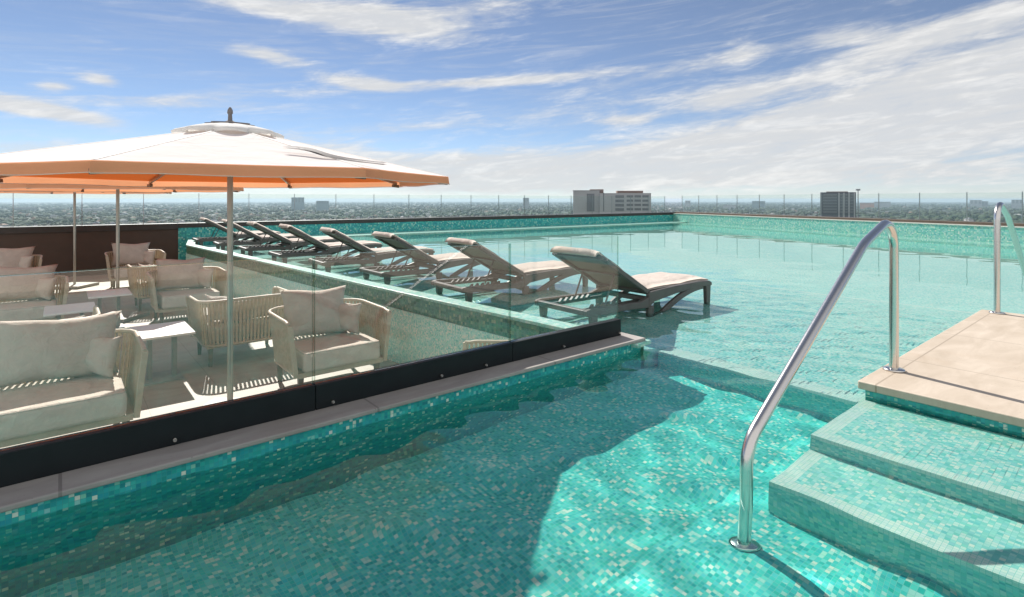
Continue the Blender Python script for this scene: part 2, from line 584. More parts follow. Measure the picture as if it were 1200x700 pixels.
# ------------------------------------------------------------------ water
def lines(lo, hi, f0, f1, fine, coarse):
    xs = [f0]
    x = f0
    while x < f1: x += fine; xs.append(x)
    st = fine
    while x < hi:
        st = min(coarse, st*1.12); x += st; xs.append(x)
    x = f0; st = fine; left = []
    while x > lo:
        st = min(coarse, st*1.12); x -= st; left.append(x)
    return np.array(left[::-1] + xs)
ss = lines(-3.6, 24, -1.0, 6.4, .031, .11)
qs = lines(-14, 19.5, -2.0, 3.6, .031, .11)
SS, QQ = np.meshgrid(ss, qs, indexing='ij')
ds = np.gradient(ss); dq = np.gradient(qs)
cell = np.maximum(ds[:, None], dq[None, :])
Z = np.zeros_like(SS)
CALM = .35 + .65/(1+np.exp((SS-7.5)/1.2))
CALM = CALM*(1 - .55*np.clip((SS-2.2)/.3, 0, 1)*np.clip((3.7-SS)/.2, 0, 1)*np.clip((1.25-QQ)/.2, 0, 1))
for i in range(60):
    kk = 3.0*(42/3.0)**RNG.uniform()
    an = RNG.normal(2.3, 1.0)
    ph = RNG.uniform(0, 6.283)
    keep = np.clip((2*math.pi/kk/cell - 3.0)/3.0, 0, 1)
    slope = .0084 if kk > 11 else .0014
    wob = .6*np.sin(.7*SS + i) + .6*np.sin(.6*QQ + 2*i)
    Z += keep*CALM*slope*1.2/kk*np.sin(kk*(SS*math.cos(an)+QQ*math.sin(an)) + ph + wob)
fs = (ss[:-1]+ss[1:])/2; fq = (qs[:-1]+qs[1:])/2
FS, FQ = np.meshgrid(fs, fq, indexing='ij')
FX, FY = CA*FS - SA*FQ, SA*FS + CA*FQ
def side(A, B):                                       # >0 on the left of A->B
    return (B[0]-A[0])*(FY-A[1]) - (B[1]-A[1])*(FX-A[0])
def nrm(A, B):
    return math.hypot(B[0]-A[0], B[1]-A[1])
dE01 = side(E0, E1)/nrm(E0, E1)
dE12 = side(E1, E2)/nrm(E1, E2)
beyond = (FX-E1[0])*(E1[0]-E0[0]) + (FY-E1[1])*(E1[1]-E0[1]) > 0
left_of_wall = np.where(beyond, dE12, dE01) > -.12
terr = left_of_wall & (FQ > 2.62) | ((FS < 3.2) & (FQ > 2.7))
far = side(P1, P2)/nrm(P1, P2) > .12
rgt = side(P2, PR)/nrm(P2, PR) > .12
keepf = ~(terr | far | rgt) & (FS > -3.5) & ~((FQ < -3.5) & (FS < 7.0))
idx = np.arange(SS.size).reshape(SS.shape)
quads = np.stack([idx[:-1, :-1], idx[1:, :-1], idx[1:, 1:], idx[:-1, 1:]], -1)[keepf]
used = np.unique(quads)
remap = -np.ones(SS.size, int); remap[used] = np.arange(used.size)
co = np.stack([SS, QQ, Z], -1).reshape(-1, 3)[used]
quads = remap[quads]
me = bpy.data.meshes.new('water')
me.from_pydata(co.tolist(), [], quads.tolist())
me.materials.append(M['water'])
me.polygons.foreach_set('use_smooth', [True]*len(me.polygons))
water = bpy.data.objects.new('water', me)
C.objects.link(water)
pooled(water)
water['kind'] = 'structure'
water.cycles.is_caustics_caster = True

# ------------------------------------------------------------------ glass fence
t = thing('glass_fence', 'frameless glass pool fence in a dark channel between pool and lounge terrace', 'fence', (0, 0, .08), PHI)
joints = [-4.95, -3.75, -2.55, -1.4, -.22, .952, 2.19, 3.25]
for a, b in zip(joints[:-1], joints[1:]):
    mb = MB(); mb.box(a+.0015, b-.0015, 2.64, 2.70, 0, .12)
    mb.build('base_channel', M['channel'], t, bevel=.003)
    mb = MB(); mb.box(a+.007, b-.007, 2.663, 2.677, .122, .745)
    mb.mi = 1
    for x in (a+.0045, b-.0045):
        mb.box(x-.0015, x+.0015, 2.664, 2.676, .122, .742)
    mb.box(a+.007, b-.007, 2.664, 2.676, .7455, .7485)
    mb.build('glass_panel', [M['glass'], M['glass_edge']], t)
for s_ in (-.5, .364, 1.029, 1.652, 1.964, 2.62, 3.2):
    mb = MB()
    mb.tube([(s_, 2.642, .03), (s_, 2.615, .03)], .007, 12)
    mb.tube([(s_, 2.618, .03), (s_, 2.608, .03)], .006, 10)
    mb.build('bolt', M['steel'], t)

# ------------------------------------------------------------------ handrails
def smooth_path(pts, n=10):
    P = [Vector(p) for p in pts]
    out = []
    for i in range(len(P)-1):
        p0, p1_, p2_, p3 = P[max(i-1, 0)], P[i], P[i+1], P[min(i+2, len(P)-1)]
        for j in range(n):
            u = j/n
            out.append(.5*((2*p1_) + (-p0+p2_)*u + (2*p0-5*p1_+4*p2_-p3)*u*u + (-p0+3*p1_-3*p2_+p3)*u**3))
    out.append(P[-1])
    return out

def arc_fillet(pts, rad, n=10):
    P = [Vector(p) for p in pts]
    out = [P[0]]
    for i in range(1, len(P)-1):
        a, b, c = P[i-1], P[i], P[i+1]
        u, v = (a-b).normalized(), (c-b).normalized()
        ang = u.angle(v)
        r = rad[i-1]
        dd = r/math.tan(ang/2)
        bis = (u+v).normalized()
        ctr = b + bis*(r/math.sin(ang/2))
        s0, s1 = b+u*dd, b+v*dd
        va, vb = s0-ctr, s1-ctr
        tot = va.angle(vb)
        axis = va.cross(vb).normalized()
        for j in range(n+1):
            out.append(ctr + Matrix.Rotation(tot*j/n, 3, axis) @ va)
    out.append(P[-1])
    return out

def handrail(label, pts, rad, loc_s, loc_q, bases):
    p = W(loc_s, loc_q, .08)
    t = thing('handrail', label, 'handrail', p, PHI)
    mb = MB()
    mb.tube(arc_fillet(pts, rad), .0245, 20)
    o = mb.build('rail', M['steel'], t)
    UNDERWATER.append(o)
    for (x, z) in bases:
        mb = MB()
        mb.lathe([(.0245, .016), (.046, .014), (.056, .010), (.058, 0), (0, 0)], (x, 0, z), 28)
        UNDERWATER.append(mb.build('base_flange', M['steel'], t))
    return t
handrail('polished steel handrail running from the stone platform down into the pool, nearest',
         [(0, 0, 0), (0, 0, .93), (-.50, 0, .80-.02), (-1.775, 0, .06), (-1.775, 0, ZF-.08)], [.15, .6, .16], 3.84, 1.06, [(0, 0), (-1.775, ZF-.08)])
handrail('polished steel handrail at the far edge of the stone platform, cut by the picture edge',
         [(0, 0, 0), (0, 0, 1.03), (.50, 0, .86), (1.70, 0, .10), (1.79, 0, ZD-.08)], [.14, .5, .16], 6.47, 1.0, [(0, 0), (1.79, ZD-.08)])

# ------------------------------------------------------------------ sun loungers
def make_lounger():
    t = thing('sun_lounger', 'x', 'sun lounger')
    for sy in (-1, 1):
        y = sy*.325
        mb = MB()                                     # side rail: low rear beam, seat beam, swept arch
        def strip(pts, w=.045):
            # pts: list of (x, z_low, z_high)
            n = len(pts)
            vs = [(x, y-w/2, a) for x, a, b in pts] + [(x, y+w/2, a) for x, a, b in pts] + \
                 [(x, y+w/2, b) for x, a, b in pts] + [(x, y-w/2, b) for x, a, b in pts]
            fsx = []
            for i in range(n-1):
                for j in range(4):
                    k0, k1 = j*n, ((j+1) % 4)*n
                    fsx.append((k0+i, k0+i+1, k1+i+1, k1+i)[::-1])
            fsx.append((0, n, 2*n, 3*n)[::-1])
            fsx.append((n-1, 2*n-1, 3*n-1, 4*n-1))
            mb.add(vs, fsx)
        strip([(0, .225, .275), (.06, .215, .285), (.55, .215, .275), (.75, .205, .27), (.86, .20, .30)])
        strip([(.862, .20, .345), (.95, .25, .352), (1.3, .29, .368), (1.7, .315, .372), (1.90, .31, .365), (1.95, .31, .345)])
        pts = []
        for i in range(13):
            u = i/12
            x = .93 + u*.86
            zc = .03 + .285*(1-(1-u)**1.9)
            pts.append((x, zc-.028-.006*(1-u), zc+.030))
        strip(pts, .04)
        mb.build('side_rail', M['lframe'], t, bevel=.006, seg=1)
        for nm, x, ztop in (('leg', .10, .22), ('leg', .895, .21), ('leg', 1.885, .315)):
            lb = MB()
            lb.hexa([(x-.028, y-.02, 0), (x+.028, y-.02, 0), (x+.028, y+.02, 0), (x-.028, y+.02, 0),
                     (x-.042, y-.024, ztop), (x+.042, y-.024, ztop), (x+.042, y+.024, ztop), (x-.042, y+.024, ztop)])
            UNDERWATER.append(lb.build('leg', M['lframe'], t, bevel=.006, seg=1))
    for x, z in ((.03, .25), (.90, .27), (1.91, .33)):
        mb = MB()
        mb.bar((x, -.302, z), (x, .302, z), .05, .05)
        mb.build('crossbar', M['lframe'], t, bevel=.006, seg=1)
    for y in (-.20, .20):
        mb = MB()                                     # toothed ratchet rails
        mb.bar((.05, y, .245), (.87, y, .245), .03, .03)
        for i in range(6):
            x = .22 + i*.075
            mb.hexa([(x-.03, y-.013, .26), (x+.012, y-.013, .26), (x+.012, y+.013, .26), (x-.03, y+.013, .26),
                     (x, y-.013, .288), (x+.012, y-.013, .288), (x+.012, y+.013, .288), (x, y+.013, .288)])
        mb.build('ratchet', M['lframe'], t)
    mb = MB()                                         # seat deck
    mb.hexa([(.90, -.30, .315), (1.92, -.30, .335), (1.92, .30, .335), (.90, .30, .315), (.90, -.30, .35), (1.92, -.30, .362), (1.92, .30, .362), (.90, .30, .35)])
    mb.build('seat_deck', M['lframe'], t)
    # backrest, hinged at x=.9
    H = Vector((.90, 0, .345)); ang = R(29.5); dx, dz = -math.cos(ang), math.sin(ang)
    nx, nz = math.sin(ang), math.cos(ang)            # upper side
    def bp(u, y, h):
        return (H.x + dx*u + nx*h, y, H.z + dz*u + nz*h)
    br = MB()
    def bbox(u0, u1, y0, y1, h0, h1):
        br.hexa([bp(u1, y0, h0), bp(u0, y0, h0), bp(u0, y1, h0), bp(u1, y1, h0), bp(u1, y0, h1), bp(u0, y0, h1), bp(u0, y1, h1), bp(u1, y1, h1)])
    for sy in (-1, 1):
        bbox(0, .78, sy*.305-.022, sy*.305+.022, -.03, .012)
    bbox(.735, .78, -.283, .283, -.028, .01)
    bbox(0, .05, -.283, .283, -.028, .01)
    bbox(.38, .41, -.283, .283, -.026, -.006)
    br.build('backrest_frame', M['lframe'], t, bevel=.005, seg=1)
    br = MB()
    bbox(.05, .735, -.283, .283, -.004, .004)
    br.build('backrest_sling', M['sling'], t)
    br = MB()
    bbox(.70, .74, -.36, -.328, -.02, .0)
    br.build('handle', M['lframe'], t)
    for y in (-.20, .20):
        mb = MB(); mb.tube([bp(.42, y, -.03), (.40, y, .275)], .009, 8)
        mb.build('prop_strut', M['lframe'], t)
    # cushion: seat section, back section, fold over the top
    def pad(prof, name):
        mbp = MB()
        P = []
        n = 9
        for x, z, hx, hz in prof:                    # lower point and upper offset
            P.append((x, z, hx, hz))
        yy = [-.295 + .59*j/n for j in range(n+1)]
        up, lo = [], []
        for i, (x, z, hx, hz) in enumerate(P):
            ru, rl = [], []
            for y in yy:
                e = max(0, abs(y)/.295)
                crown = (1 - e**8*.55)
                end = 1.0 if 0 < i < len(P)-1 else .55
                wob = .004*math.sin(9*x+5*y) + .003*math.sin(17*y + 4*i)
                ru.append((x + hx*crown*end + wob*.3, y, z + hz*crown*end + wob))
                rl.append((x + hx*.06, y, z + hz*.06))
            up.append(ru); lo.append(rl)
        mbp.grid(up, True, True)
        mbp.grid(lo, True)
        # sides
        for j in (0, n):
            mbp.grid([[lo[i][j], up[i][j]] for i in range(len(P))], True, j == n)
        mbp.grid([[lo[0][j], up[0][j]] for j in range(n+1)], True)
        mbp.grid([[lo[-1][j], up[-1][j]] for j in range(n+1)], True, True)
        ob = mbp.build(name, M['lcushion'], t, weld=True)
        return ob
    th = .048
    pad([(.905 + .0*i, 0, 0, 0) for i in range(0)] + [(.90 + 1.06*i/8, .355 + .012*i/8 - (.012 if i == 8 else 0), .0 if i < 8 else .01, th) for i in range(9)], 'seat_cushion')
    th = .035
    prof = []
    for i in range(9):
        u = .02 + .78*i/8
        x, _, z = bp(u, 0, .014)
        prof.append((x, z, nx*th, nz*th))
    # fold that hangs over the top edge
    x, _, z = bp(.82, 0, .0)
    prof.append((x, z, nx*th*.9 + dx*.03, nz*th*.9 + dz*.03))
    x, _, z = bp(.83, 0, -.03)
    prof.append((x, z, dx*.05 + nx*.02, dz*.05))
    pad(prof, 'back_cushion')
    return t

proto = make_lounger()
lab = ['grey-framed sun lounger with beige cushion, nearest and whole beside the end of the glass fence',
       'second sun lounger from the glass fence end, raised back seen through the fence glass',
       'third sun lounger from the glass fence end, raised back just above the fence top',
       'fourth sun lounger in the row, its foot hidden by the third one',
       'fifth sun lounger in the row, middle of the tightly overlapping raised backs',
       'sixth sun lounger in the row, just right of the large umbrella pole',
       'seventh sun lounger in the row, raised back crossed by the large umbrella pole',
       'farthest sun lounger of the row, against the teal corner of the parapet']
wdir = Vector((-.698, .716))
for i in range(8):
    o = proto if i == 0 else copy_tree(proto)
    p = Vector((.43, 4.98)) + wdir*(1.69*i)
    o.location = (p.x, p.y, ZL)
    o.rotation_euler = (0, 0, PHI - R(1.0) + R(random.uniform(-2, 2))*(i > 0))
    tag(o, lab[i], 'sun lounger', 'sun loungers in a row in the shallow water')

# ------------------------------------------------------------------ lounge chairs and sofas
def pillow(w, h, d, seed, ears=.05, n=16):
    rg = random.Random(seed)
    ph = [rg.uniform(0, 6.28) for _ in range(6)]
    mb = MB()
    def pt(i, j, sgn):
        a = -1 + 2*i/n; b = -1 + 2*j/n
        t_ = (max(0, 1-abs(a)**3.2)*max(0, 1-abs(b)**3.2))**.55
        ear = (abs(a)*abs(b))**3
        y = a*w/2*(1 - .07*(1-b*b) *abs(a)**2 + .0) + ear*.02*math.copysign(1, a)
        z = b*h/2 - ears*math.copysign(1, b)*abs(b)**4*(1-abs(a)**2.5)
        wr = .010*math.sin(3.5*a + ph[0] + 2*b)*t_ + .006*math.sin(7*b + ph[1] + 3*a)*t_ + .004*math.sin(13*a*b + ph[2])*t_
        return (sgn*(d/2*t_) + wr + .015*ear*math.sin(ph[3]), y, z + .006*math.sin(5*a+ph[4]))
    F = [[pt(i, j, 1) for j in range(n+1)] for i in range(n+1)]
    B = [[pt(i, j, -1) for j in range(n+1)] for i in range(n+1)]
    mb.grid(F, True)
    mb.grid(B, True, True)
    return mb

def upath(w, d, r, flare=0.0, n=8):
    x0, x1, y1 = d/2, -d/2 - flare*.6, w/2 + flare
    pts = [(x0, -y1)]
    for j in range(n+1):
        a = -math.pi/2 - (math.pi/2)*j/n
        pts.append((x1 + r + r*math.cos(a), -y1 + r + r*math.sin(a)))
    for j in range(n+1):
        a = math.pi - (math.pi/2)*j/n
        pts.append((x1 + r + r*math.cos(a), y1 - r + r*math.sin(a)))
    pts.append((x0, y1))
    return pts
def along(pts, f):
    L = [0]
    for a, b in zip(pts[:-1], pts[1:]):
        L.append(L[-1] + math.hypot(b[0]-a[0], b[1]-a[1]))
    s = f*L[-1]
    for i in range(len(L)-1):
        if s <= L[i+1]+1e-9:
            u = (s-L[i])/(L[i+1]-L[i])
            return (pts[i][0]+(pts[i+1][0]-pts[i][0])*u, pts[i][1]+(pts[i+1][1]-pts[i][1])*u)
    return pts[-1]

def make_seat(name, w, d, seats, seed):
    t = thing(name, 'x', name)
    zb, zt = .235, .715
    low, top = upath(w-.06, d-.04, .16), upath(w-.06, d-.04, .19, .055)
    Ltot = 2*d + w
    ns = int(Ltot/.043)
    mb = MB()
    def tz(f):
        return zt + .018*math.sin(math.pi*f)**2 - .012*(abs(2*f-1) > .93)
    for i in range(ns+1):
        f = (i+.5)/(ns+1)
        g = .0125/Ltot
        q = []
        for ff, path, z in ((f-g, low, zb), (f+g, low, zb), (f+g, top, tz(f)), (f-g, top, tz(f))):
            x, y = along(path, ff)
            q.append(Vector((x, y, z)))
        nn = (q[1]-q[0]).cross(q[3]-q[0]).normalized()*.006
        mb.hexa([q[0]+nn, q[1]+nn, q[1]-nn, q[0]-nn, q[3]+nn, q[2]+nn, q[2]-nn, q[3]-nn])
    mb.build('rope_back', M['rope'], t)
    mb = MB()
    mb.tube([(*along(top, i/40), tz(i/40)) for i in range(41)], .017, 8)
    mb.build('top_rail', M['frame'], t)
    mb = MB()
    mb.tube([(*along(low, i/40), zb) for i in range(41)], .015, 8)
    mb.box(-d/2+.06, d/2-.015, -w/2+.05, w/2-.05, .205, .25)
    mb.build('seat_frame', M['frame'], t)
    for sy in (0, 1):
        a, b = along(low, sy), along(top, sy)
        mb = MB(); mb.bar((a[0], a[1], zb-.02), (b[0], b[1], tz(sy)), .042, .03, Vector((1, 0, 0)))
        mb.build('arm_post', M['frame'], t, bevel=.005)
    for x in (-d/2+.10, d/2-.08):
        for y in (-w/2+.09, w/2-.09):
            mb = MB()
            mb.hexa([(x-.016, y-.016, 0), (x+.016, y-.016, 0), (x+.016, y+.016, 0), (x-.016, y+.016, 0),
                     (x-.024, y-.024, .205), (x+.024, y-.024, .205), (x+.024, y+.024, .205), (x-.024, y+.024, .205)])
            mb.build('leg', M['leg'], t)
    sw = (w-.17)/seats
    for i in range(seats):
        y0 = -w/2+.085+i*sw
        mb = MB(); mb.box(-d/2+.11, d/2+.02, y0+.004, y0+sw-.004, .25, .435)
        sc_ = mb.build('seat_cushion', M['cushion'], t, bevel=.035, seg=4)
        xa, xb, ya, yb = -d/2+.121, d/2+.009, y0+.015, y0+sw-.015
        mb = MB(); mb.tube([(xa, ya, .426), (xb-.02, ya, .426), (xb, ya+.02, .426), (xb, yb-.02, .426), (xb-.02, yb, .426), (xa, yb, .426)], .0055, 8)
        mb.build('piping', M['pillow'], sc_)
        pw = min(sw-.04, .66) if seats == 1 else sw-.03
        pb = pillow(pw, .52, .20, seed+i, .035)
        pb.xform(Matrix.Translation((-d/2+.20, y0+sw/2-(.06 if seats == 1 else 0), .435+.245)) @ Matrix.Rotation(R(-13), 4, 'Y') @ Matrix.Rotation(R(random.uniform(-3, 3)), 4, 'X'))
        pb.build('back_cushion', M['pillow'], t, weld=True)
    return t
def add_pillow(t, w, d, side_, seed, turn=14):
    pb = pillow(.36, .34, .13, seed, .03)
    pb.xform(Matrix.Translation((-d/2+.27, side_*(w/2-.24), .435+.165)) @ Matrix.Rotation(R(-side_*(90-turn*2.6)), 4, 'Z') @ Matrix.Rotation(R(-14), 4, 'Y'))
    return pb.build('side_pillow', M['pillow'], t, weld=True)

FB, BB = PHI - math.pi/2, PHI + math.pi/2             # facing the fence / facing away from it
def put(o, s, tt, rz):
    o.location = W(s, -tt, ZT)
    o.rotation_euler = (0, 0, rz)

def lower_cushions(o, rz):
    if rz == BB:                                      # slumped cushions, hidden behind the rope back
        for ch in kids(o):
            if ch.name.startswith('back_cushion'):
                ch.scale = (1, 1, .58)
                ch.location = (.03, 0, .435*.42)

chair = make_seat('lounge_chair', .94, .80, 1, 3)
add_pillow(chair, .94, .80, 1, 21)
chairs = [
    (2.10, -5.48, FB, 'beige rope lounge chair just behind the fence glass, facing it, with a small side pillow'),
    (1.66, -7.08, BB, 'beige slatted lounge chair with its back to the nearest chair, beside the large white table'),
    (1.52, -9.75, FB, 'lounge chair facing the fence with the tall grey cushion, left of the large umbrella pole'),
    (1.40, -11.2, BB, 'slatted lounge chair seen from behind, right of the small far table'),
    (1.22, -14.0, FB, 'farthest lounge chair facing the fence, against the brown wall')]
for i, (s, tt, rz, lb) in enumerate(chairs):
    o = chair if i == 0 else copy_tree(chair)
    put(o, s, tt, rz)
    lower_cushions(o, rz)
    tag(o, lb, 'lounge chair', 'rope lounge chairs on the terrace')
sofa = make_seat('lounge_sofa', 1.78, .84, 2, 40)
add_pillow(sofa, 1.78, .84, 1, 51)
sofas = [
    (-.42, -5.35, FB, 'nearest beige rope sofa at the left, facing the fence, with two large cushions'),
    (-.62, -6.95, BB, 'slatted sofa seen from behind, right behind the nearest sofa'),
    (-.84, -10.0, FB, 'sofa facing the fence in the middle of the left side, small pillow at its arm'),
    (-1.0, -11.75, BB, 'slatted sofa back between the two cushioned sofas in the far left corner'),
    (-1.2, -14.2, FB, 'farthest sofa with pinkish cushion, against the brown wall')]
for i, (s, tt, rz, lb) in enumerate(sofas):
    o = sofa if i == 0 else copy_tree(sofa)
    put(o, s, tt, rz)
    lower_cushions(o, rz)
    tag(o, lb, 'sofa', 'rope sofas on the terrace')

low = make_seat('low_chair', .70, .64, 1, 77)
for ch in kids(low):
    if ch.name.startswith('back_cushion'):
        bpy.data.objects.remove(ch)
for i, (s, tt, lb) in enumerate([(.62, -3.62, 'chair tip just above the dark fence channel, between front sofa and armchair'),
                                 (2.70, -3.50, 'slatted chair tip just above the dark fence channel, before the green mosaic wall')]):
    o = low if i == 0 else copy_tree(low)
    put(o, s, tt, BB + R(45))
    o.scale = (1, 1, .57 if i == 0 else .84)
    tag(o, lb, 'lounge chair', 'low rope chairs behind the fence')

# side tables
t = thing('side_table', 'x', 'table')
mb = MB(); mb.box(-.34, .34, -.25, .25, .478, .50)
mb.build('table_top', M['table'], t, bevel=.004)
mb = MB(); mb.box(-.045, .045, -.13, -.09, .012, .478); mb.box(-.045, .045, .09, .13, .012, .478)
mb.build('leg', M['table_leg'], t)
mb = MB(); mb.box(-.2, .2, -.17, .17, 0, .012)
mb.build('base', M['table_leg'], t)
for i, (x, y, lb) in enumerate([(-3.64, 5.68, 'white rectangular side table nearest the fence, between slatted chair and sofas'),
                                (-5.85, 7.93, 'white side table farther back, in front of the far chair by the brown wall'),
                                (-5.50, 6.80, 'white side table partly hidden beside the middle sofa at the left umbrella pole')]):
    o = t if i == 0 else copy_tree(t)
    o.location = (x, y, ZT)
    o.rotation_euler = (0, 0, FB)
    tag(o, lb, 'table', 'white side tables on the terrace')

# ------------------------------------------------------------------ umbrellas
def make_umbrella():
    t = thing('patio_umbrella', 'x', 'umbrella')
    Rr, zr, za = 1.84, 2.055, 2.47                     # rim radius, rim top, height under the cap
    off = R(7)
    vert = [(math.cos(off+i*math.pi/4), math.sin(off+i*math.pi/4)) for i in range(8)]
    mb = MB(); mb.box(-.3, .3, -.3, .3, 0, .06)
    mb.build('base_plate', M['table_leg'], t, bevel=.01)
    mb = MB(); mb.tube([(0, 0, .06), (0, 0, 2.50)], .0235, 18)
    mb.build('pole', M['pole'], t)
    def surfz(f):                                      # 0 centre .. 1 rim, slight sag
        return za + .10*(1-min(1, f/.22))*0 + (zr-za)*f
    def panel(inner, dz, mat, name, rim_extra=0.0, smooth=True):
        mbp = MB()
        nr, nc = 10, 8
        for i in range(8):
            a, b = vert[i], vert[(i+1) % 8]
            P = []
            for r_ in range(nr+1):
                f = inner + (1-inner)*r_/nr
                row = []
                for c_ in range(nc+1):
                    u = c_/nc
                    x, y = (a[0]+(b[0]-a[0])*u)*Rr*f, (a[1]+(b[1]-a[1])*u)*Rr*f
                    bow = 4*u*(1-u)
                    scal = 1 - .018*bow*f
                    row.append((x*scal, y*scal, surfz(f) - .012*bow*f*(1-f)*2 + dz))
                P.append(row)
            mbp.grid(P, True, True)
        return mbp.build(name, mat, t, weld=True)
    panel(.05, 0, M['canopy'], 'canopy')
    panel(.05, -.012, M['lining'], 'lining')
    for i in range(8):
        a, b = vert[i], vert[(i+1) % 8]
        mbv = MB()
        n = 10
        up, dn, hm = [], [], []
        for c_ in range(n+1):
            u = c_/n
            bow = 4*u*(1-u)
            sc = Rr*(1.003 - .018*bow)
            x, y = (a[0]+(b[0]-a[0])*u)*sc, (a[1]+(b[1]-a[1])*u)*sc
            wv = .004*math.sin(u*14+i*2)
            up.append((x, y, zr-.001)); dn.append((x*(1.004+wv), y*(1.004+wv), zr-.064+.004*math.sin(u*9+i)))
            hm.append((x*(1.005+wv), y*(1.005+wv), zr-.068+.004*math.sin(u*9+i)))
        mbv.grid([up, dn], True)
        mbv.mi = 1
        mbv.tube(hm, .0035, 6)
        mbv.build('valance', [M['valance'], M['hem']], t)
        sm = MB()
        ft, nn_ = (-a[1]*.011, a[0]*.011), 10
        sm.grid([[(a[0]*Rr*f + ft[0]*e, a[1]*Rr*f + ft[1]*e, surfz(f) + (.0035 if e == 0 else .0005)) for e in (-1, 0, 1)]
                 for f in [.2 + .79*q_/nn_ for q_ in range(nn_+1)]], True)
        sm.build('seam', M['seam'], t)
        # rib and strut under the canopy
        rb = MB()
        rb.bar((a[0]*.06, a[1]*.06, surfz(.03)-.03), (a[0]*Rr*.985, a[1]*Rr*.985, surfz(1)-.03), .018, .026)
        ro = rb.build('rib', M['pole'], t)
        st = MB()
        f = .40
        st.bar((a[0]*.05, a[1]*.05, 2.17), (a[0]*Rr*f, a[1]*Rr*f, surfz(f)-.045), .014, .02)
        st.build('strut', M['pole'], ro)
        bk = MB()
        bk.bar((a[0]*Rr*.955, a[1]*Rr*.955, surfz(1)-.052), (a[0]*Rr*1.0, a[1]*Rr*1.0, surfz(1)-.060), .026, .03)
        bk.build('rib_tip', M['bracket'], ro)
    mb = MB(); mb.lathe([(0, 2.12), (.05, 2.12), (.06, 2.14), (.06, 2.18), (.04, 2.20), (.027, 2.20)], n=20)
    mb.build('runner', M['bracket'], t)
    # vent cap, eight scalloped lobes
    mb = MB()
    P = []
    nA = 128
    for r_, z, sc in ((.03, 2.495, 0), (.14, 2.485, 0), (.24, 2.468, .014), (.33, 2.447, .05), (.40, 2.428, .09), (.43, 2.410, .115), (.425, 2.392, .12)):
        row = []
        for j in range(nA+1):
            an = off + 2*math.pi*j/nA
            lobe = abs(math.sin(4*(an-off)))
            row.append((math.cos(an)*(r_*(1 - sc*2.0*(1-lobe))), math.sin(an)*(r_*(1 - sc*2.0*(1-lobe))), z - sc*.05*(1-lobe)))
        P.append(row)
    mb.grid(P, True, False)
    cap = mb.build('vent_cap', M['canopy'], t, weld=True)
    mb = MB()
    mb.lathe([(.065, 2.49), (.06, 2.503), (.035, 2.515), (.018, 2.525), (.015, 2.575), (.023, 2.585), (.020, 2.612), (.008, 2.635), (0, 2.637)], n=16)
    mb.build('finial', M['strap'], t)
    for j in range(8):
        an = off + math.pi/8 + j*math.pi/4
        sb = MB(); sb.bar((math.cos(an)*.05, math.sin(an)*.05, 2.502), (math.cos(an)*.19, math.sin(an)*.19, 2.486), .03, .012)
        sb.build('cap_tab', M['strap'], cap)
    return t, surfz, Rr, off
umb, surfz, Rr, off = make_umbrella()
spots = [(-2.40, 4.65, 'large white octagonal umbrella with orange edge, nearest, over the front sofa and chair'),
         (-6.10, 8.45, 'second umbrella with orange rim, its pole at the left of the white side table'),
         (-9.25, 11.55, 'farthest umbrella, mostly hidden, its thin pole standing before the brown wall')]
first = []
for i, (x, y, lb) in enumerate(spots):
    o = umb if i == 0 else copy_tree(umb)
    o.location = (x, y, ZT)
    tag(o, lb, 'umbrella', 'umbrellas on the lounge terrace')
    first.append(o)
# loose tie strap lying on the nearest canopy
mb = MB()
P = []
for j in range(15):
    u = j/14
    f = .70 + .285*u
    an = R(-47 + 17*u) + .02*math.sin(9*u)
    an2 = an
    wid = .022
    rr = Rr*f*.965
    x, y = math.cos(an)*rr, math.sin(an)*rr
    nx_, ny_ = -math.sin(an)*wid, math.cos(an)*wid
    z = surfz(f) + .034 + .008*math.sin(7*u)
    P.append([(x-nx_, y-ny_, z), (x+nx_, y+ny_, z+.008)])
mb.grid(P, True)
mb.grid([[(a[0], a[1], a[2]-.012) for a in r_] for r_ in P], True, True)
mb.build('tie_strap', M['strap'], first[0])

# ------------------------------------------------------------------ city
GZ = -55.0
k = NT('city ground')
o = k.obj()
f1 = k.noise(o, .012, 6, .65)
f2 = k.noise(o, .05, 4, .6)
c = k.ramp(f1, [(.35, (.018, .028, .016)), (.5, (.03, .042, .022)), (.62, (.07, .072, .055)), (.72, (.12, .115, .10))])
c = k.mix(k.ramp(f2, [(.52, (0, 0, 0)), (.60, (1, 1, 1))]), c, (.035, .05, .025))
M['ground'] = k.end(k.pbr(c, .9))
mb = MB()
rings = [300, 900, 2000, 4000, 8000, 15000]
P = [[(r_*math.cos(a), r_*math.sin(a), 0) for a in np.linspace(0, 2*math.pi, 65)] for r_ in [0.01]+rings]
mb.grid(P, False)
g = mb.build('ground', M['ground'], weld=True)
g.location = (0, 0, GZ)
g['kind'] = 'structure'

